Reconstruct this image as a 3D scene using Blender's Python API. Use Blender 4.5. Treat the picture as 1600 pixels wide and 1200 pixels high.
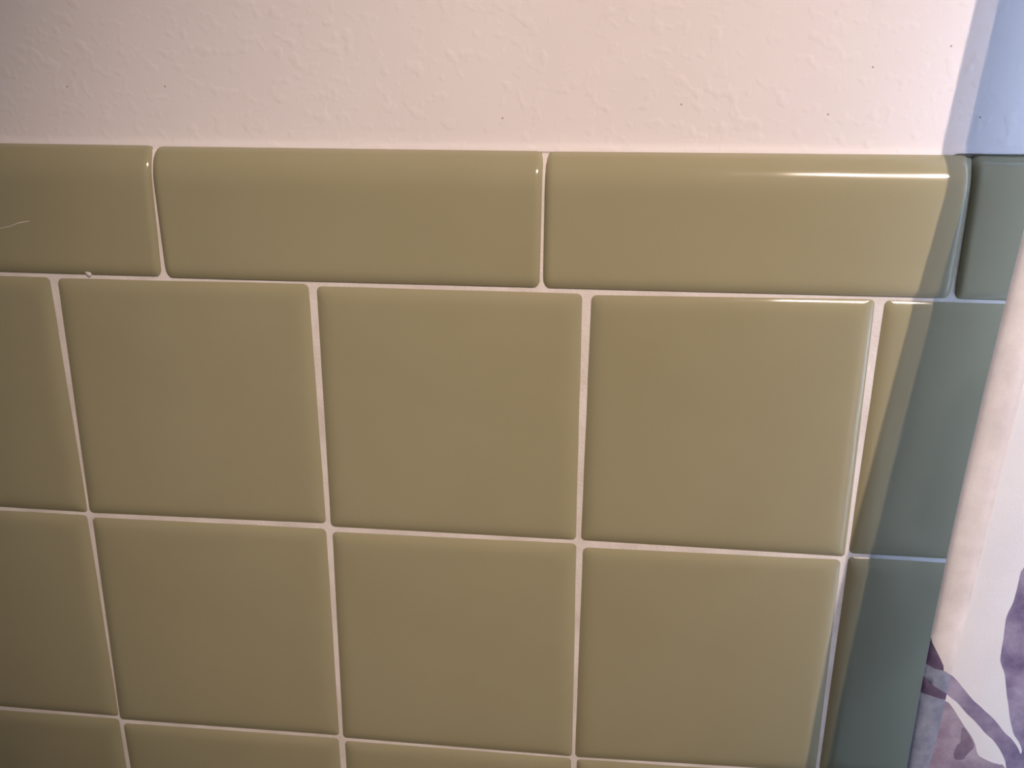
import bpy, bmesh, math, random
from mathutils import Vector, Matrix, noise
from mathutils.geometry import delaunay_2d_cdt

for o in list(bpy.data.objects):
    bpy.data.objects.remove(o, do_unlink=True)
scene = bpy.context.scene
COL = scene.collection
R = math.radians
random.seed(7)

# ------------------------------------------------------------------ camera
Z0 = 1.21            # height of the joint between the cap course and the square tiles
cam_d = bpy.data.cameras.new('camera')
cam_d.sensor_width = 36.0
cam_d.lens = 1560.149 * 36.0 / 1600.0
cam_d.clip_start = 0.01
cam = bpy.data.objects.new('camera', cam_d)
COL.objects.link(cam)
cam.location = (0.234669, -0.380291, Z0 + 0.091417)
cam.rotation_euler = (1.240327, -0.002178, 0.115601)
scene.camera = cam

# ------------------------------------------------------------------ world, lights, exposure
world = bpy.data.worlds.new('world')
scene.world = world
world.use_nodes = True
wb = world.node_tree.nodes['Background']
wb.inputs['Color'].default_value = (0.45, 0.6, 1.0, 1)
wb.inputs['Strength'].default_value = 1.0

vs = scene.view_settings
vs.view_transform = 'Standard'
vs.look = 'None'
vs.gamma = 1.0
vs.use_curve_mapping = False
vs.exposure = 0.0

LAMP_MID = Vector((0.6985, -1.1917, Z0 + 0.8322))
LAMP_GAP = 0.185                       # the two bulbs of the spot bar, along x
SPOT_AIM = Vector((0.222, 0.0, Z0 - 0.02))
SPOT_COLOR = (1.0, 0.778, 0.672)
SPOT_POWER = (35.0, 85.0)              # left head, right head
SPOT_SIZE = R(25.5)

WIN_X0, WIN_X1, WIN_Z0, WIN_Z1 = 0.475, 0.77, Z0 - 0.22, Z0 + 0.60     # window in the tiled wall, behind the curtain
sky = bpy.data.lights.new('window_daylight', 'AREA')
sky.shape = 'RECTANGLE'
sky.size = WIN_X1 - WIN_X0 - 0.08
sky.size_y = WIN_Z1 - WIN_Z0 - 0.08
sky.color = (0.42, 0.62, 1.0)
sky.energy = 12.5
sky_o = bpy.data.objects.new('window_daylight', sky)
COL.objects.link(sky_o)
sky_o.location = ((WIN_X0 + WIN_X1) / 2, 0.045, (WIN_Z0 + WIN_Z1) / 2)
sky_o.rotation_euler = (R(-90), 0, 0)


# ------------------------------------------------------------------ helpers
def link(o, parent=None):
    COL.objects.link(o)
    if parent is not None:
        o.parent = parent
    return o


def obj(name, me, mat=None, parent=None, smooth=False):
    o = bpy.data.objects.new(name, me)
    if mat is not None:
        for m in (mat if isinstance(mat, (list, tuple)) else [mat]):
            me.materials.append(m)
    if smooth:
        me.polygons.foreach_set('use_smooth', [True] * len(me.polygons))
    return link(o, parent)


def tag(o, label=None, cat=None, group=None, kind=None):
    if label: o['label'] = label
    if cat: o['category'] = cat
    if group: o['group'] = group
    if kind: o['kind'] = kind
    return o


def mesh(name, vs_, fs):
    me = bpy.data.meshes.new(name)
    me.from_pydata(vs_, [], fs)
    me.update()
    return me


def box_mesh(name, a, b):
    (x0, y0, z0), (x1, y1, z1) = a, b
    v = [(x0, y0, z0), (x1, y0, z0), (x1, y1, z0), (x0, y1, z0), (x0, y0, z1), (x1, y0, z1), (x1, y1, z1), (x0, y1, z1)]
    f = [(3, 2, 1, 0), (4, 5, 6, 7), (0, 1, 5, 4), (1, 2, 6, 5), (2, 3, 7, 6), (3, 0, 4, 7)]
    return mesh(name, v, f)


def tube_mesh(name, pts, r, n=16):
    vs_, fs = [], []
    pts = [Vector(p) for p in pts]
    for i, p in enumerate(pts):
        t = (pts[min(i + 1, len(pts) - 1)] - pts[max(i - 1, 0)]).normalized()
        u = t.cross(Vector((0, 0, 1)))
        if u.length < 1e-4: u = Vector((1, 0, 0))
        u.normalize(); w = t.cross(u)
        rr = r[i] if isinstance(r, (list, tuple)) else r
        for k in range(n):
            a = 2 * math.pi * k / n
            vs_.append(p + u * rr * math.cos(a) + w * rr * math.sin(a))
    for i in range(len(pts) - 1):
        for k in range(n):
            fs.append((i * n + k, i * n + (k + 1) % n, (i + 1) * n + (k + 1) % n, (i + 1) * n + k))
    fs.append(tuple(range(n))[::-1]); fs.append(tuple((len(pts) - 1) * n + k for k in range(n)))
    return mesh(name, vs_, fs)


# ------------------------------------------------------------------ materials
def new_mat(name):
    m = bpy.data.materials.new(name)
    m.use_nodes = True
    nt = m.node_tree
    for n in list(nt.nodes):
        nt.nodes.remove(n)
    out = nt.nodes.new('ShaderNodeOutputMaterial')
    return m, nt, out


def nd(nt, t, **kw):
    n = nt.nodes.new(t)
    for k, v in kw.items():
        if k in ('operation', 'blend_type', 'data_type', 'noise_dimensions', 'feature', 'distance'):
            setattr(n, k, v)
        else:
            n.inputs[k].default_value = v
    return n


def ramp(nt, fac, stops):
    r = nt.nodes.new('ShaderNodeValToRGB')
    e = r.color_ramp.elements
    e[0].position, e[0].color = stops[0][0], (*stops[0][1], 1)
    e[1].position, e[1].color = stops[-1][0], (*stops[-1][1], 1)
    for p, c in stops[1:-1]:
        x = e.new(p); x.color = (*c, 1)
    nt.links.new(fac, r.inputs['Fac'])
    return r.outputs['Color']


def glaze_material():
    m, nt, out = new_mat('olive_glaze')
    tc = nt.nodes.new('ShaderNodeTexCoord')
    geo = tc.outputs['Object']
    n1 = nd(nt, 'ShaderNodeTexNoise', Scale=14.0, Detail=2.0)
    nt.links.new(geo, n1.inputs['Vector'])
    inf = nt.nodes.new('ShaderNodeObjectInfo')
    add = nd(nt, 'ShaderNodeMath', operation='MULTIPLY_ADD')
    add.inputs[1].default_value = 0.35
    nt.links.new(inf.outputs['Random'], add.inputs[0])
    sc = nd(nt, 'ShaderNodeMath', operation='MULTIPLY'); sc.inputs[1].default_value = 0.65
    nt.links.new(n1.outputs['Fac'], sc.inputs[0])
    nt.links.new(sc.outputs[0], add.inputs[2])
    col = ramp(nt, add.outputs[0], [(0.2, (0.268, 0.250, 0.150)), (0.8, (0.304, 0.285, 0.175))])
    p = nt.nodes.new('ShaderNodeBsdfPrincipled')
    nt.links.new(col, p.inputs['Base Color'])
    p.inputs['Roughness'].default_value = 0.11
    p.inputs['IOR'].default_value = 1.5
    n2 = nd(nt, 'ShaderNodeTexNoise', Scale=38.0, Detail=1.0)
    nt.links.new(geo, n2.inputs['Vector'])
    b = nd(nt, 'ShaderNodeBump', Strength=0.10, Distance=0.004)
    nt.links.new(n2.outputs['Fac'], b.inputs['Height'])
    nt.links.new(b.outputs['Normal'], p.inputs['Normal'])
    nt.links.new(p.outputs[0], out.inputs['Surface'])
    return m


def grout_material():
    m, nt, out = new_mat('cream_grout')
    tc = nt.nodes.new('ShaderNodeTexCoord')
    n1 = nd(nt, 'ShaderNodeTexNoise', Scale=60.0, Detail=4.0)
    nt.links.new(tc.outputs['Object'], n1.inputs['Vector'])
    col = ramp(nt, n1.outputs['Fac'], [(0.3, (0.56, 0.52, 0.47)), (0.7, (0.68, 0.65, 0.61))])
    p = nt.nodes.new('ShaderNodeBsdfPrincipled')
    nt.links.new(col, p.inputs['Base Color'])
    p.inputs['Roughness'].default_value = 0.75
    n2 = nd(nt, 'ShaderNodeTexNoise', Scale=700.0, Detail=3.0)
    nt.links.new(tc.outputs['Object'], n2.inputs['Vector'])
    b = nd(nt, 'ShaderNodeBump', Strength=0.4, Distance=0.0006)
    nt.links.new(n2.outputs['Fac'], b.inputs['Height'])
    nt.links.new(b.outputs['Normal'], p.inputs['Normal'])
    nt.links.new(p.outputs[0], out.inputs['Surface'])
    return m


def plaster_material():
    m, nt, out = new_mat('painted_plaster')
    tc = nt.nodes.new('ShaderNodeTexCoord')
    ob = tc.outputs['Object']
    # tone of the paint with a few tiny dark specks
    n0 = nd(nt, 'ShaderNodeTexNoise', Scale=9.0, Detail=3.0)
    nt.links.new(ob, n0.inputs['Vector'])
    col = ramp(nt, n0.outputs['Fac'], [(0.25, (0.63, 0.605, 0.60)), (0.75, (0.69, 0.66, 0.645))])
    vo = nd(nt, 'ShaderNodeTexVoronoi', Scale=75.0); vo.voronoi_dimensions = '2D'
    sx = nt.nodes.new('ShaderNodeSeparateXYZ'); fl = nt.nodes.new('ShaderNodeCombineXYZ')
    nt.links.new(ob, sx.inputs[0]); nt.links.new(sx.outputs[0], fl.inputs[0]); nt.links.new(sx.outputs[2], fl.inputs[1])
    nt.links.new(fl.outputs[0], vo.inputs['Vector'])
    lt = nd(nt, 'ShaderNodeMath', operation='LESS_THAN'); lt.inputs[1].default_value = 0.027
    nt.links.new(vo.outputs['Distance'], lt.inputs[0])
    sep = nt.nodes.new('ShaderNodeSeparateColor')
    nt.links.new(vo.outputs['Color'], sep.inputs[0])
    gt = nd(nt, 'ShaderNodeMath', operation='GREATER_THAN'); gt.inputs[1].default_value = 0.93
    nt.links.new(sep.outputs[0], gt.inputs[0])
    mu = nd(nt, 'ShaderNodeMath', operation='MULTIPLY')
    nt.links.new(lt.outputs[0], mu.inputs[0]); nt.links.new(gt.outputs[0], mu.inputs[1])
    mx = nd(nt, 'ShaderNodeMix', data_type='RGBA')
    nt.links.new(mu.outputs[0], mx.inputs['Factor'])
    nt.links.new(col, mx.inputs[6])
    mx.inputs[7].default_value = (0.33, 0.27, 0.24, 1)
    p = nt.nodes.new('ShaderNodeBsdfPrincipled')
    nt.links.new(mx.outputs[2], p.inputs['Base Color'])
    p.inputs['Roughness'].default_value = 0.6
    # roller stipple: pimples, soft swells, grain
    n1 = nd(nt, 'ShaderNodeTexNoise', Scale=210.0, Detail=1.0, Roughness=0.45)
    nt.links.new(ob, n1.inputs['Vector'])
    r1 = ramp(nt, n1.outputs['Fac'], [(0.55, (0, 0, 0)), (0.85, (1, 1, 1))])
    n3 = nd(nt, 'ShaderNodeTexNoise', Scale=38.0, Detail=3.0)
    nt.links.new(ob, n3.inputs['Vector'])
    b1 = nd(nt, 'ShaderNodeBump', Strength=0.28, Distance=0.0005)
    nt.links.new(r1, b1.inputs['Height'])
    b2 = nd(nt, 'ShaderNodeBump', Strength=0.22, Distance=0.0010)
    nt.links.new(n3.outputs['Fac'], b2.inputs['Height'])
    nt.links.new(b2.outputs['Normal'], b1.inputs['Normal'])
    nt.links.new(b1.outputs['Normal'], p.inputs['Normal'])
    nt.links.new(p.outputs[0], out.inputs['Surface'])
    return m


def fabric_material(name, dark, light, scale=95.0, trans=0.36, lo=0.35, hi=0.66):
    m, nt, out = new_mat(name)
    tc = nt.nodes.new('ShaderNodeTexCoord')
    ob = tc.outputs['Object']
    n1 = nd(nt, 'ShaderNodeTexNoise', Scale=scale, Detail=5.0, Roughness=0.6)
    nt.links.new(ob, n1.inputs['Vector'])
    col = ramp(nt, n1.outputs['Fac'], [(lo, dark), (hi, light)])
    # weave
    n2 = nd(nt, 'ShaderNodeTexNoise', Scale=1500.0, Detail=1.0)
    nt.links.new(ob, n2.inputs['Vector'])
    b = nd(nt, 'ShaderNodeBump', Strength=0.25, Distance=0.0003)
    nt.links.new(n2.outputs['Fac'], b.inputs['Height'])
    d = nt.nodes.new('ShaderNodeBsdfDiffuse')
    t = nt.nodes.new('ShaderNodeBsdfTranslucent')
    nt.links.new(col, d.inputs['Color']); nt.links.new(col, t.inputs['Color'])
    nt.links.new(b.outputs['Normal'], d.inputs['Normal'])
    mx = nt.nodes.new('ShaderNodeMixShader')
    mx.inputs['Fac'].default_value = trans
    nt.links.new(d.outputs[0], mx.inputs[1]); nt.links.new(t.outputs[0], mx.inputs[2])
    nt.links.new(mx.outputs[0], out.inputs['Surface'])
    return m


def plain(name, col, rough=0.5, metal=0.0):
    m, nt, out = new_mat(name)
    p = nt.nodes.new('ShaderNodeBsdfPrincipled')
    tc = nt.nodes.new('ShaderNodeTexCoord')
    n = nd(nt, 'ShaderNodeTexNoise', Scale=30.0, Detail=2.0)
    nt.links.new(tc.outputs['Object'], n.inputs['Vector'])
    c = ramp(nt, n.outputs['Fac'], [(0.3, tuple(x * 0.94 for x in col)), (0.7, col)])
    nt.links.new(c, p.inputs['Base Color'])
    p.inputs['Roughness'].default_value = rough
    p.inputs['Metallic'].default_value = metal
    nt.links.new(p.outputs[0], out.inputs['Surface'])
    return m


def emitter(name, col, strength):
    m, nt, out = new_mat(name)
    e = nt.nodes.new('ShaderNodeEmission')
    e.inputs['Color'].default_value = (*col, 1); e.inputs['Strength'].default_value = strength
    nt.links.new(e.outputs[0], out.inputs['Surface'])
    return m


M_GLAZE, M_GROUT, M_PLASTER = glaze_material(), grout_material(), plaster_material()
M_ROOM = plain('room_paint', (0.78, 0.71, 0.62), 0.8)
M_FLOOR = plain('floor_vinyl', (0.30, 0.26, 0.21), 0.5)
M_CHROME = plain('brushed_chrome', (0.75, 0.75, 0.76), 0.25, 1.0)
M_WHITE = plain('white_lacquer', (0.82, 0.82, 0.80), 0.4)
M_LENS = emitter('warm_lens', SPOT_COLOR, 4.0)

# ------------------------------------------------------------------ room shell
XL, XR, YF, ZC = -1.10, 1.40, -2.30, 2.42
YB = 0.008                # plaster face of the back wall; the tile faces stand at y = 0


def boxes_mesh(name, boxes):
    bm = bmesh.new()
    for a, b in boxes:
        t = box_mesh('t', a, b); bm.from_mesh(t); bpy.data.meshes.remove(t)
    me = bpy.data.meshes.new(name); bm.to_mesh(me); bm.free()
    return me


W0, W1 = YB + 0.002, YB + 0.12
wall_back = tag(obj('wall_back', boxes_mesh('wall_back', [
    ((XL, W0, 0), (WIN_X0, W1, ZC)), ((WIN_X1, W0, 0), (XR, W1, ZC)),
    ((WIN_X0, W0, 0), (WIN_X1, W1, WIN_Z0)), ((WIN_X0, W0, WIN_Z1), (WIN_X1, W1, ZC))]), M_ROOM),
                'white plaster wall clad below with olive green glazed tiles', 'wall', kind='structure')
tag(obj('floor', box_mesh('floor', (XL, YF, -0.08), (XR, YB + 0.12, 0)), M_FLOOR), 'plain brown bathroom floor below the tiled wall', 'floor', kind='structure')
tag(obj('ceiling', box_mesh('ceiling', (XL, YF, ZC), (XR, YB + 0.12, ZC + 0.08)), M_ROOM), 'plain white ceiling above the tiled wall', 'ceiling', kind='structure')
tag(obj('wall_left', box_mesh('wall_left', (XL - 0.1, YF, 0), (XL, YB + 0.12, ZC)), M_ROOM), 'plain plaster wall to the left of the tiled wall', 'wall', kind='structure')
tag(obj('wall_front', box_mesh('wall_front', (XL - 0.1, YF - 0.1, 0), (XR + 0.1, YF, ZC)), M_ROOM), 'plain plaster wall facing the tiled wall', 'wall', kind='structure')
tag(obj('wall_right', box_mesh('wall_right', (XR, YF, 0), (XR + 0.1, W1, ZC)), M_ROOM), 'plain plaster wall to the right of the curtain', 'wall', kind='structure')
win = tag(bpy.data.objects.new('window_1', None), 'small white framed window behind the printed curtain', 'window', kind='structure')
link(win); win.location = ((WIN_X0 + WIN_X1) / 2, YB, WIN_Z0)
hx, hz, fw, cw = (WIN_X1 - WIN_X0) / 2, WIN_Z1 - WIN_Z0, 0.035, 0.032
obj('window_frame', boxes_mesh('window_frame', [((-hx, 0.06, 0), (hx, 0.10, fw)), ((-hx, 0.06, hz - fw), (hx, 0.10, hz)),
    ((-hx, 0.06, fw), (-hx + fw, 0.10, hz - fw)), ((hx - fw, 0.06, fw), (hx, 0.10, hz - fw))]), M_WHITE, win)
obj('casing', boxes_mesh('casing', [((-hx - cw, -0.020, -cw), (hx + cw, 0.004, 0.004)), ((-hx - cw, -0.020, hz - 0.004), (hx + cw, 0.004, hz + cw)),
    ((-hx - cw, -0.020, 0.004), (-hx + 0.004, 0.004, hz - 0.004)), ((hx - 0.004, -0.020, 0.004), (hx + cw, 0.004, hz - 0.004))]), M_WHITE, win)
m, nt, out = new_mat('window_glass')
g = nt.nodes.new('ShaderNodeBsdfPrincipled'); g.inputs['Transmission Weight'].default_value = 1.0
g.inputs['Roughness'].default_value = 0.3
nt.links.new(g.outputs[0], out.inputs['Surface'])
obj('pane', box_mesh('pane', (-hx + fw, 0.078, fw), (hx - fw, 0.082, hz - fw)), m, win)

# ------------------------------------------------------------------ plaster above the tiles
CAP_TOP = 0.0522


def cap_top(x):
    return CAP_TOP + 0.0018 * (x - 0.2) + 0.00035 * noise.noise(Vector((x * 16, 3.1, 0))) + 0.00022 * noise.noise(Vector((x * 130, 7.7, 0)))


NX, ZS = 700, [0.0, 0.0008, 0.002, 0.004, 0.008, 0.02, 0.04, 0.08, 0.20, 0.30, 0.45, 0.556, ZC - Z0 - CAP_TOP]
vs_, fs = [], []
for i in range(NX + 1):
    x = XL + (XR - XL) * i / NX
    z0 = cap_top(x) - 0.0006 + 0.0013 * min(1, max(0, (x - 0.349) / 0.004))
    for j, dz in enumerate(ZS):
        # a soft paint bead where the plaster meets the cap tiles
        bead = -0.0007 * math.exp(-((dz - 0.0004) / 0.0016) ** 2)
        z = Z0 + (z0 + dz if j < len(ZS) - 1 else ZC - Z0)
        vs_.append((x, YB + bead + 0.0005 * noise.noise(Vector((x * 9, z * 9, 0.3))) * min(1, dz * 60), z))
n = len(ZS)
for i in range(NX):
    for j in range(n - 1):
        a = i * n + j
        xm, zm = XL + (XR - XL) * (i + 0.5) / NX, (vs_[a][2] + vs_[a + 1][2]) / 2
        if WIN_X0 - 0.012 < xm < WIN_X1 + 0.012 and WIN_Z0 - 0.02 < zm < WIN_Z1 + 0.02:
            continue
        fs.append((a, a + n, a + n + 1, a + 1))
obj('plaster', mesh('plaster', vs_, fs), M_PLASTER, wall_back, smooth=True)

# ------------------------------------------------------------------ grout bed
GY = 0.0018
vs_, fs = [], []
x = XL; y_ = GY
NXG, NZG = 300, 150
for i in range(NXG + 1):
    x = XL + (XR - XL) * i / NXG
    for j in range(NZG + 1):
        z = (Z0 + 0.046) * j / NZG
        vs_.append((x, GY + 0.00010 * noise.noise(Vector((x * 45, z * 45, 1.7))), z))
def in_window(x, z, m=0.012):
    return WIN_X0 - m < x < WIN_X1 + m and WIN_Z0 - m < z < WIN_Z1 + m


for i in range(NXG):
    for j in range(NZG):
        a = i * (NZG + 1) + j
        if in_window(XL + (XR - XL) * (i + 0.5) / NXG, (Z0 + 0.046) * (j + 0.5) / NZG):
            continue
        fs.append((a, a + NZG + 1, a + NZG + 2, a + 1))
# the bed curves back to the wall behind the rounded cap tiles
base = len(vs_)
prof = [(0.0086 * (1 - math.cos(R(a))) + GY * math.cos(R(a)), 0.0375 + 0.0147 * math.sin(R(a)) - 0.0006 * math.sin(R(a))) for a in (8, 20, 35, 50, 65, 80, 90)]
for i in range(NXG + 1):
    x = XL + (XR - XL) * i / NXG
    for (py, pz) in prof:
        vs_.append((x, py, Z0 + pz))
for i in range(NXG):
    if in_window(XL + (XR - XL) * (i + 0.5) / NXG, Z0):
        continue
    for j in range(len(prof) - 1):
        a = base + i * len(prof) + j
        fs.append((a, a + len(prof), a + len(prof) + 1, a + 1))
vs_ = [(vx, vy, min(vz, Z0 + 0.0398) if k < base else vz) for k, (vx, vy, vz) in enumerate(vs_)]
grout = obj('grout', mesh('grout', vs_, fs), M_GROUT, wall_back, smooth=True)
# a dab of grout left on the lower edge of the second visible cap tile's neighbour
bm = bmesh.new()
bmesh.ops.create_icosphere(bm, subdivisions=3, radius=0.0016)
for v in bm.verts:
    v.co *= 1 + 0.25 * noise.noise(v.co * 900)
    v.co.y *= 0.55; v.co.z *= 1.15
me = bpy.data.meshes.new('grout_dab'); bm.to_mesh(me); bm.free()
dab = obj('grout_dab', me, M_GROUT, wall_back, smooth=True)
for nm, pts in (('scratch_glint', [(-0.0240, 0.0181), (-0.0203, 0.0186), (-0.0159, 0.0195), (-0.0115, 0.0211), (-0.0071, 0.0219)]),  # pale grout-coloured threads painted in for the glint of scratches in the glaze
                ('scratch_glint', [(-0.0352, -0.0717), (-0.0321, -0.0694), (-0.0295, -0.0684)])):
    m_ = len(pts)
    obj(nm, tube_mesh(nm, [(px, 0.0, Z0 + pz) for px, pz in pts], [0.00005 + 0.00013 * math.sin(math.pi * (k + 0.4) / m_) for k in range(m_)], 6), M_GROUT, wall_back, smooth=True)
dab.location = (0.0146, 0.0016, Z0 + 0.0010)

# ------------------------------------------------------------------ tiles
PITCH = 0.110
# corners (top left, top right, bottom right, bottom left) of the hand-set tiles, millimetres on the wall
SET = {
    (-1, 0): [(-108.9, -1.1), (-2.78, -1.57), (-1.99, -109.39), (-108.9, -108.9)],
    (0, 0): [(-0.09, -1.44), (108.51, -0.64), (108.94, -108.73), (-0.76, -109.96)],
    (1, 0): [(110.82, -1.76), (218.65, -1.61), (218.4, -109.97), (110.67, -110.12)],
    (2, 0): [(221.28, -1.91), (329.33, -0.61), (329.19, -109.94), (220.43, -109.63)],
    (3, 0): [(332.24, -0.4), (438.9, -1.1), (438.9, -108.9), (330.64, -109.1)],
    (-1, 1): [(-108.9, -111.1), (-2.41, -111.27), (-1.65, -219.06), (-108.9, -218.9)],
    (0, 1): [(-0.06, -111.83), (109.12, -110.59), (108.42, -220.18), (-0.55, -220.63)],
    (1, 1): [(111.05, -112.1), (218.56, -111.33), (218.75, -221.46), (110.33, -221.28)],
    (2, 1): [(220.55, -112.34), (329.0, -111.29), (328.6, -219.19), (220.24, -221.96)],
    (3, 1): [(331.5, -110.62), (438.9, -111.1), (438.9, -218.9), (329.65, -218.39)],
    (-1, 2): [(-108.9, -221.1), (-1.74, -220.92), (-1.1, -328.9), (-108.9, -328.9)],
    (0, 2): [(-0.3, -222.47), (108.11, -221.86), (108.9, -328.9), (1.1, -328.9)],
    (1, 2): [(110.72, -222.71), (218.77, -222.53), (218.9, -328.9), (111.1, -328.9)],
    (2, 2): [(221.75, -223.32), (328.9, -221.1), (328.9, -328.9), (221.1, -328.9)],
}
EDGE = [0.0, 0.0004, 0.0009, 0.0015, 0.0022, 0.0030, 0.0040, 0.0052, 0.0068, 0.0090]
LAP = 0.0005                # how far the grout laps over a tile's rim
EW, ED = 0.0088, 0.0023


def edge_drop(t):
    return ED * max(0.0, 1 - t / EW) ** 3


def rounded(x0, x1, z0, z1, r, k=5):
    pts = []
    for cx, cz, a0 in ((x1 - r, z1 - r, 0), (x0 + r, z1 - r, 90), (x0 + r, z0 + r, 180), (x1 - r, z0 + r, 270)):
        for q in range(k):
            a = R(a0 + 90 * q / (k - 1))
            pts.append((cx + r * math.cos(a), cz + r * math.sin(a)))
    return pts


def tile_mesh(corners, dome=0.0):
    """corners in metres on the wall (TL, TR, BR, BL); cushion-edged glazed tile"""
    tl, tr, br, bl = [Vector(c) for c in corners]
    e = LAP
    tl += Vector((-e, e)); tr += Vector((e, e)); br += Vector((e, -e)); bl += Vector((-e, -e))
    w, h = (tr - tl).length, (tl - bl).length
    cen = (tl + tr + br + bl) / 4

    def warp(px, pz):
        u, v = px / w, pz / h
        return (bl * (1 - u) + br * u) * (1 - v) + (tl * (1 - u) + tr * u) * v
    vs_, fs = [], []
    loops = []
    for t in EDGE:
        pts = rounded(t, w - t, t, h - t, 0.0016 + 0.6 * t)
        loops.append([(p, edge_drop(t)) for p in pts])
    n = len(loops[0])
    for p, d in [(p, 0.0072) for p, _ in loops[0]]:
        q = warp(*p) - cen; vs_.append((q.x, d, q.y))
    for lp in loops:
        for p, d in lp:
            q = warp(*p) - cen; vs_.append((q.x, d, q.y))
    for i in range(len(loops)):
        for k in range(n):
            a, b = i * n + k, i * n + (k + 1) % n
            fs.append((a, a + n, b + n, b))
    # slightly domed face
    ci = len(vs_); vs_.append((0, -dome, 0))
    last = len(loops) * n
    for k in range(n):
        fs.append((last + k, ci, last + (k + 1) % n))
    fs.append(tuple(range(n)))
    me = mesh('tile', vs_, fs)
    bm = bmesh.new(); bm.from_mesh(me); bmesh.ops.recalc_face_normals(bm, faces=bm.faces); bm.to_mesh(me); bm.free()
    me.polygons.foreach_set('use_smooth', [True] * len(me.polygons))
    me.materials.append(M_GLAZE)
    return me, cen


nom_me = None
COLS = range(-9, 12)
for j in range(11):
    for i in COLS:
        J = 0.0011
        x0, x1 = max(i * PITCH + J, XL + 0.001), min((i + 1) * PITCH - J, XR - 0.001)
        if x1 - x0 < 0.02:
            continue
        if in_window((x0 + x1) / 2, Z0 - (j + 0.5) * PITCH):
            continue
        full = abs((x1 - x0) - (PITCH - 2 * J)) < 1e-6
        if (i, j) in SET:
            me, cen = tile_mesh([(a / 1000, b / 1000) for a, b in SET[(i, j)]], 0.0002)
        elif full:
            zt, zb = -j * PITCH - J, -(j + 1) * PITCH + J
            if nom_me is None:
                nom_me, _ = tile_mesh([(x0, zt), (x1, zt), (x1, zb), (x0, zb)], 0.0002)
            me, cen = nom_me, Vector(((x0 + x1) / 2, (zt + zb) / 2))
        else:
            zt, zb = -j * PITCH - J, -(j + 1) * PITCH + J
            me, cen = tile_mesh([(x0, zt), (x1, zt), (x1, zb), (x0, zb)], 0.0002)
        o = obj('tile', me, None, wall_back)
        o.location = (cen.x, random.uniform(-0.00015, 0.00015), Z0 + cen.y)
        o.rotation_euler = (R(random.uniform(-0.25, 0.25)), 0, R(random.uniform(-0.25, 0.25)))


# cap course: bullnose tiles, front and back ends given at foot and shoulder (millimetres)
def cap_mesh(xlb, xlt, xrb, xrt, zlb, zrb):
    cen = Vector(((xlb + xrb + xlt + xrt) / 4, 0.022))
    xlb -= 0.00025; xlt -= 0.00025; xrb += 0.00025; xrt += 0.00025; zlb -= LAP; zrb -= LAP
    prof = [(0.0074, 0.0), (0.7 * edge_drop(0), 0.0)]          # (depth y, height) from the foot upwards
    for t in EDGE[1:]:
        prof.append((0.7 * edge_drop(t / 0.8), t))
    prof += [(0.0, 0.015), (0.0, 0.028), (0.0, 0.0365)]
    for q in range(1, 15):
        a = R(90 * q / 14)
        prof.append((0.0086 * (1 - math.cos(a)), 0.0375 + 0.0147 * math.sin(a)))
    ends = [t * 0.45 for t in EDGE]
    rows = []
    cols = [('l', t) for t in ends] + [('m', f) for f in (0.25, 0.5, 0.75)] + [('r', t) for t in reversed(ends)]
    vs_, fs = [], []
    nP = len(prof)

    def point(kind, t, y, h):
        f = h / 0.0437
        xl = xlb + (xlt - xlb) * f; xr = xrb + (xrt - xrb) * f
        drop = 0.62 * edge_drop(t / 0.45) if kind != 'm' else 0.0
        x = xl + t if kind == 'l' else xr - t if kind == 'r' else xl + (xr - xl) * t
        zb = zlb + (zrb - zlb) * (x - xlb) / (xrb - xlb)
        # push back along the profile normal: y on the face, down on the bullnose
        if h > 0.0375:
            s = (h - 0.0375) / 0.0147
            c = math.sqrt(max(0, 1 - s * s))
            y2, h2 = y + drop * c, h - drop * s * 0.9
        else:
            y2, h2 = y + (drop if y < 0.007 else 0), h
        return (x - cen.x, min(y2, 0.0086), zb + h2 - cen.y)
    # back edge columns at both ends
    for kind, t in cols:
        for y, h in prof:
            vs_.append(point(kind, t, y, h))
    nC = len(cols)
    for c in range(nC - 1):
        for k in range(nP - 1):
            a = c * nP + k
            fs.append((a, a + nP, a + nP + 1, a + 1))
    # ends and back
    lb = len(vs_)
    for c, (kind, t) in enumerate(cols):
        x, y, z = vs_[c * nP + nP - 1]
        vs_.append((x, 0.0088, -0.022 + 0.0))
    fs.append(tuple([k for k in range(nP)] + [lb]))
    fs.append(tuple([(nC - 1) * nP + k for k in reversed(range(nP))] + [lb + nC - 1]))
    me = mesh('cap_tile', vs_, fs)
    me.polygons.foreach_set('use_smooth', [True] * (len(me.polygons) - 2) + [False, False])
    me.materials.append(M_GLAZE)
    bm = bmesh.new(); bm.from_mesh(me); bmesh.ops.recalc_face_normals(bm, faces=bm.faces); bm.to_mesh(me); bm.free()
    return me, cen


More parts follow.
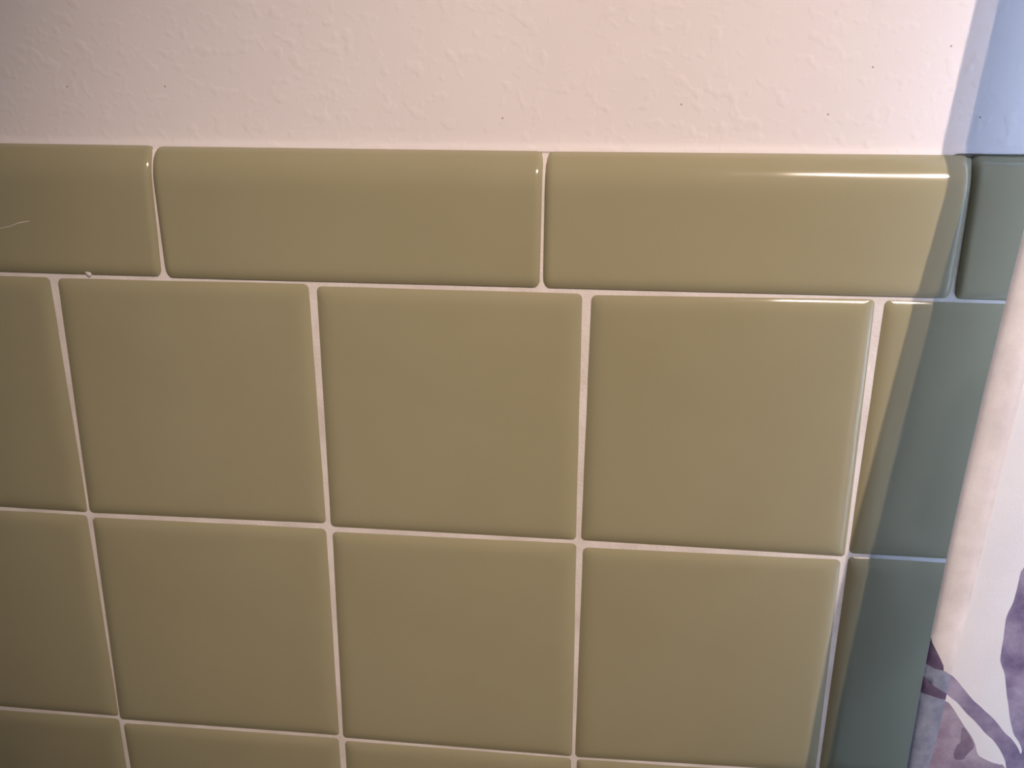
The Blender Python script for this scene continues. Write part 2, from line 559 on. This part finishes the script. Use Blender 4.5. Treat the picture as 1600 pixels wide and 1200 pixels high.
CAPS = [  # left foot, left shoulder, right foot, right shoulder, foot height left, right
    (-106.5, -106.3, 45.87, 46.33, 0.5, 0.4),
    (48.43, 47.53, 201.16, 201.77, 0.1, 0.38),
    (203.10, 203.35, 355.79, 357.11, 0.29, 1.02),
    (357.89, 358.22, WIN_X0 * 1000 - 1, WIN_X0 * 1000 - 1, 0.84, 0.7),
]
x = WIN_X1 * 1000 + 1
while x < XR * 1000 - 20:
    e = min(x + 152.4, XR * 1000 - 1)
    CAPS.append((x, x, e, e, 0.5, 0.5)); x = e + 2.0
x = -108.6
while x > XL * 1000 + 20:
    e = max(x - 152.4, XL * 1000 + 1)
    CAPS.append((e, e, x, x, 0.5, 0.5)); x = e - 2.0
for c in CAPS:
    me, cen = cap_mesh(*[v / 1000 for v in c])
    o = obj('cap_tile', me, None, wall_back)
    o.location = (cen.x, random.uniform(-0.0001, 0.0001), Z0 + cen.y)
    o.rotation_euler = (0, 0, R(random.uniform(-0.2, 0.2)))

# ------------------------------------------------------------------ printed curtain
ANG = 8.0                                        # first panel of the curtain, degrees off the wall
CT, CB = 0.79, -1.05                             # top and bottom, relative to Z0


def edge_x(z):
    a, b, c = 0.19931522, 0.09730188, 0.35726386
    lo, hi = -0.22, 0.07
    zc = min(max(z, lo), hi)
    return a * zc * zc + b * zc + c + (2 * a * zc + b) * (z - zc) * (1.0 if z < lo else 0.55)


def edge_y(z):
    return min(0.06528824 * z - 0.04742376, -0.014)


# plan of the curtain as a table of arc length -> offset, folds after the first 7.5 cm
DS = 0.002
PLAN = [(0.0, 0.0, R(ANG))]
while len(PLAN) < 480:
    s = len(PLAN) * DS
    f = min(1, max(0, (s - 0.075) / 0.05))
    mean = ANG + 11 * min(1, max(0, s - 0.07) / 0.08)
    th = R(mean + f * 30 * math.sin(2 * math.pi * (s - 0.075) / 0.17))
    px, py, _ = PLAN[-1]
    PLAN.append((px + DS * math.cos(th), py - DS * math.sin(th), th))
SMAX = (len(PLAN) - 2) * DS


def curtain_point(s, z, off=0.0):
    q = min(max(s, 0), SMAX) / DS
    i = int(q); f = q - i
    a, b = PLAN[i], PLAN[i + 1]
    px = a[0] + (b[0] - a[0]) * f; py = a[1] + (b[1] - a[1]) * f; th = a[2] + (b[2] - a[2]) * f
    # folds gather towards the rail
    g = 1.0 if s < 0.08 else 1.0
    nx, ny = -math.sin(th), -math.cos(th)
    return (edge_x(z) + px * g + nx * off, edge_y(z) + py + ny * off, Z0 + z)


def hem_width(z):
    tab = [(-0.30, 0.0085), (-0.20, 0.0073), (-0.164, 0.0073), (-0.154, 0.0081), (-0.142, 0.0088), (-0.1328, 0.0088), (-0.124, 0.0091), (-0.115, 0.0096), (-0.099, 0.0103), (-0.06, 0.0111), (0.1, 0.0119)]
    if z <= tab[0][0]: return tab[0][1]
    if z >= tab[-1][0]: return tab[-1][1]
    for (z0, w0), (z1, w1) in zip(tab, tab[1:]):
        if z0 <= z <= z1:
            return w0 + (w1 - w0) * (z - z0) / (z1 - z0)


F_WHITE = fabric_material('white_cotton', (0.92, 0.90, 0.91), (0.96, 0.945, 0.95), 40)
F_PURPLE = fabric_material('lavender_print', (0.20, 0.16, 0.27), (0.48, 0.42, 0.55), 70)
F_MAUVE = fabric_material('mauve_print', (0.33, 0.26, 0.35), (0.52, 0.45, 0.54), 110)
F_DARK = fabric_material('plum_print', (0.125, 0.10, 0.175), (0.19, 0.155, 0.25), 160)
F_GREY = fabric_material('slate_print', (0.27, 0.315, 0.44), (0.41, 0.465, 0.61), 180)
F_PATCH = fabric_material('dark_mauve_print', (0.21, 0.155, 0.225), (0.32, 0.25, 0.33), 180)  # darker blotch within the mauve leaf's own watercolour print
F_HEM = fabric_material('hem_cotton', (0.76, 0.735, 0.74), (0.95, 0.93, 0.935), 42)  # hem cloth, randomly mottled from white to pale grey
FABRICS = [F_WHITE, F_PURPLE, F_MAUVE, F_DARK, F_GREY, F_PATCH, F_HEM]

P_PURPLE = [(8.9, -124.4), (9.4, -124.8), (11.4, -126.5), (14.1, -129.4), (18.0, -133.5), (20.4, -135.3), (22.8, -137.3), (25.3, -139.2), (27.9, -141.8), (30.6, -144.8), (33.1, -146.7), (35.6, -149.7), (36.9, -152.0), (37.1, -150.7), (36.3, -148.7), (35.1, -146.8), (33.5, -144.8), (32.2, -141.6), (30.9, -137.9), (29.6, -132.9), (28.8, -130.5), (27.5, -125.5), (26.3, -121.2), (24.9, -118.3), (24.0, -115.9), (23.7, -111.6), (23.5, -107.1), (23.2, -103.5), (23.0, -100.0), (23.3, -97.2), (24.1, -93.4), (24.3, -88.0), (24.3, -81.9), (24.9, -80.0), (26.2, -69.0), (28.8, -59.4), (32.0, -50.5), (36.3, -42.2), (42.5, -49.0), (49.0, -60.0), (55.5, -76.0), (61.5, -97.0), (65.5, -119.0), (67.0, -140.0), (65.5, -160.0), (61.0, -179.0), (54.5, -193.0), (48.0, -198.0), (43.5, -190.0), (40.0, -178.0), (36.0, -166.0), (33.2, -158.6), (32.5, -156.2), (30.9, -153.2), (28.9, -150.4), (26.8, -148.1), (24.3, -146.2), (21.7, -143.6), (19.3, -141.3), (17.0, -139.5), (14.9, -137.4), (12.9, -135.4), (10.9, -134.1), (8.9, -132.7), (5.0, -129.8), (4.0, -121.0)]
P_MAUVE = [(9.1, -135.6), (11.7, -137.7), (14.2, -141.0), (16.4, -144.0), (18.3, -146.3), (20.4, -149.1), (21.7, -151.6), (22.6, -154.1), (23.7, -155.7), (25.3, -156.5), (28.4, -157.6), (30.6, -157.9), (32.7, -158.7), (36.6, -168.9), (38.4, -181.0), (37.5, -192.0), (33.5, -203.0), (27.0, -212.0), (18.0, -218.5), (10.0, -221.5), (5.6, -221.3), (4.5, -163.9), (5.0, -137.7)]
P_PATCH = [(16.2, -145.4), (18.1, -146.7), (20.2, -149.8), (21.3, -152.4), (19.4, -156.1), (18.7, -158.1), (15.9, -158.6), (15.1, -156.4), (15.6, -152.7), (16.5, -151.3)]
H_DARK1 = [(0.0, -110.5), (0.6, -112.3), (2.1, -114.4), (4.1, -117.6), (5.6, -120.3), (6.0, -122.2), (3.1, -122.0), (0.0, -121.5)]
H_BAND = [(0.0, -121.5), (3.1, -122.0), (6.0, -122.2), (9.2, -124.6), (8.9, -132.2), (6.6, -130.5), (3.0, -128.2), (0.0, -126.3)]
H_DARK2 = [(0.0, -126.3), (3.0, -128.2), (6.6, -130.5), (8.9, -132.2), (8.9, -134.5), (6.5, -133.7), (3.8, -132.9), (0.0, -133.2)]
H_GREY = [(0.0, -133.2), (3.8, -132.9), (6.5, -133.7), (8.9, -134.5), (9.5, -141.6), (9.5, -216.4), (0.0, -219.3)]


def pts_mm(pl):
    return [(a / 1000, b / 1000) for a, b in pl]


def cloth(name, base_pts, polys, smax, parent, off, base=0):
    """triangulate the cloth in its own (s, z) plane with the print outlines as creases of colour"""
    verts = [Vector(p) for p in base_pts]
    faces, ids = [], []
    for mi, pl in polys:
        st = len(verts)
        if sum(a[0] * b[1] - b[0] * a[1] for a, b in zip(pl, pl[1:] + pl[:1])) < 0:
            pl = pl[::-1]
        verts += [Vector(p) for p in pl]
        faces.append(list(range(st, st + len(pl)))); ids.append(mi)
    ov, oe, of, _, _, oof = delaunay_2d_cdt(verts, [], faces, 0, 1e-6)
    v3 = [curtain_point(v.x, v.y, off(v.x, v.y)) for v in ov]
    keep = [k for k, f in enumerate(of) if smax(sum(ov[i].y for i in f) / 3) > sum(ov[i].x for i in f) / 3]
    of = [of[k] for k in keep]; oof = [oof[k] for k in keep]
    me = mesh(name, v3, [tuple(f) for f in of])
    for m in FABRICS:
        me.materials.append(m)
    for p, src in zip(me.polygons, oof):
        p.material_index = ids[max(src)] if src else base
        p.use_smooth = True
    o = bpy.data.objects.new(name, me)
    return link(o, parent)


curtain = tag(bpy.data.objects.new('printed_curtain', None), 'white fabric curtain with purple and grey leaf print hanging beside the tiles', 'curtain')
link(curtain)

grid = []
sv = [0.0, 0.004, 0.009, 0.014, 0.02]
while sv[-1] < SMAX: sv.append(min(sv[-1] + 0.008, SMAX))
zv = [CB]
while zv[-1] < CT - 1e-6:
    st = 0.012 if -0.26 < zv[-1] < 0.12 else 0.035
    zv.append(min(zv[-1] + st, CT))
for s in sv:
    for z in zv:
        grid.append((s, z))


def leaf(s, z, ln, wd, ang):
    pts = []
    for k in range(17): pts.append((ln * (k / 16 - 0.5), wd * math.sin(math.pi * k / 16) ** 0.8))
    for k in range(15, 0, -1): pts.append((ln * (k / 16 - 0.5), -wd * math.sin(math.pi * k / 16) ** 0.8))
    c, n_ = math.cos(ang), math.sin(ang)
    return [(s + x * c - y * n_, z + x * n_ + y * c) for x, y in pts]


def smooth_outline(pl, sub=3):
    n, out = len(pl), []
    for i in range(n):
        p0, p1, p2, p3 = (Vector(pl[(i + k) % n]) for k in (-1, 0, 1, 2))
        for q in range(sub):
            t = q / sub
            v = 0.5 * (2 * p1 + (p2 - p0) * t + (2 * p0 - 5 * p1 + 4 * p2 - p3) * t * t + (3 * p1 - p0 - 3 * p2 + p3) * t ** 3)
            out.append((v.x, v.y))
    return out


polys = [(1, smooth_outline(pts_mm(P_PURPLE))), (2, smooth_outline(pts_mm(P_MAUVE))), (5, smooth_outline(pts_mm(P_PATCH), 5))]
spots = []
rr = random.Random(11)
tries = 0
while len(spots) < 95 and tries < 6000:
    tries += 1
    s, z = rr.uniform(0.05, SMAX - 0.05), rr.uniform(CB + 0.06, CT - 0.06)
    ln = rr.uniform(0.06, 0.13)
    if s < 0.13 and -0.26 < z < 0.10: continue
    if s - ln / 2 < 0.004: continue
    if any((s - a) ** 2 + (z - b) ** 2 < ((ln + l2) * 0.46) ** 2 for a, b, l2 in spots): continue
    spots.append((s, z, ln))
    polys.append((rr.choice([1, 1, 2, 4, 1]), leaf(s, z, ln, ln * rr.uniform(0.16, 0.26), rr.uniform(0, math.pi))))
panel = cloth('panel', grid, polys, lambda z: 9.0, curtain,
              lambda s, z: 0.0005 * noise.noise(Vector((s * 60, z * 25, 0.0))))


# side hem: the cloth folded over towards the room and stitched down
def hem_off(s, z):
    w = hem_width(z)
    u = min(1, max(0, s / w))
    puff = 0.0018 * (1 - (2 * u - 0.75) ** 2 * 0.45) * min(1, u * 7) ** 0.5 if u > 0 else 0.0
    tuck = max(0, (u - 0.72) / 0.28) ** 1.6
    return 0.0004 + puff * (1 - 0.92 * tuck) + 0.00022 * noise.noise(Vector((s * 90, z * 120, 5)))


zh = [CB]
while zh[-1] < CT - 1e-6:
    st = 0.004 if -0.24 < zh[-1] < 0.10 else 0.03
    zh.append(min(zh[-1] + st, CT))
hg = []
for z in zh:
    w = hem_width(z)
    for u in (0, 0.06, 0.15, 0.3, 0.45, 0.6, 0.72, 0.8, 0.88, 0.95, 1.0):
        hg.append((w * u, z))


def clip_hem(pl):
    return [(min(max(s, 0), hem_width(z)), z) for s, z in pts_mm(pl)]


hem = cloth('hem', hg, [(3, clip_hem(H_DARK1)), (4, clip_hem(H_BAND)), (3, clip_hem(H_DARK2)), (4, clip_hem(H_GREY))],
            hem_width, curtain, hem_off, base=6)
hem['label'] = 'folded double side hem'

# ------------------------------------------------------------------ rail above the curtain
rail = tag(bpy.data.objects.new('curtain_rail', None), 'chrome rail carrying the printed curtain', 'rail')
link(rail)
zr = CT + 0.035
pts = [curtain_point(s, CT) for s in [0.06 * k for k in range(0, 16)]]
sm = []
for i in range(len(pts)):                        # mean line of the folds
    a, b = max(0, i - 3), min(len(pts), i + 4)
    sm.append(Vector((sum(p[0] for p in pts[a:b]) / (b - a), sum(p[1] for p in pts[a:b]) / (b - a), Z0 + zr)))
d0 = (sm[1] - sm[0]).normalized()
start = sm[0] - d0 * 0.04
end = sm[-1] + (sm[-1] - sm[-2]).normalized() * 0.03
obj('rod', tube_mesh('rod', [start] + sm + [end], 0.009), M_CHROME, rail, smooth=True)
for p in (start + d0 * 0.012, end):
    obj('bracket', tube_mesh('bracket', [p, Vector((p.x, YB - 0.004, p.z)), Vector((p.x, YB - 0.0035, p.z)), Vector((p.x, YB, p.z))], [0.006, 0.006, 0.022, 0.022], 16), M_CHROME, rail)
for k in range(1, 15):
    p = sm[k]
    q = Vector(pts[k])
    ring = []
    for a in range(17):
        t = 2 * math.pi * a / 16
        ring.append(p + Vector((-d0.y * 0.018 * math.cos(t), d0.x * 0.018 * math.cos(t), 0.018 * math.sin(t) - 0.006)))
    obj('ring', tube_mesh('ring', ring, 0.0014, 6), M_CHROME, rail, smooth=True)

# ------------------------------------------------------------------ twin spot bar under the ceiling
bar = tag(bpy.data.objects.new('spotlight_bar', None), 'twin spotlight bar mounted under the ceiling', 'lamp')
link(bar)
bar.location = (LAMP_MID.x, LAMP_MID.y, ZC)
obj('base_bar', box_mesh('base_bar', (-0.12, -0.025, -0.02), (0.12, 0.025, 0)), M_WHITE, bar)
for side, pw in zip((-1, 1), SPOT_POWER):
    pos = LAMP_MID + Vector((side * LAMP_GAP / 2, 0, 0))
    d = (SPOT_AIM - pos).normalized()
    rel = pos - Vector(bar.location)
    back = rel - d * 0.055
    head = obj('spot_head', tube_mesh('spot_head', [back, back + d * 0.012, rel - d * 0.006], [0.012, 0.024, 0.029], 20), M_WHITE, bar, smooth=False)
    obj('lens', tube_mesh('lens', [rel - d * 0.0058, rel - d * 0.003], 0.024, 20), M_LENS, head)
    obj('stem', tube_mesh('stem', [Vector((back.x, 0, -0.02)), Vector((back.x, 0, back.z + 0.05)), back], 0.006, 10), M_CHROME, bar)
    ld = bpy.data.lights.new('spot_bulb', 'SPOT')
    ld.energy = pw; ld.color = SPOT_COLOR
    ld.spot_size = SPOT_SIZE; ld.spot_blend = 1.0
    ld.shadow_soft_size = 0.014
    lo = bpy.data.objects.new('spot_bulb', ld)
    link(lo)
    lo.location = pos
    lo.rotation_euler = d.to_track_quat('-Z', 'Y').to_euler()
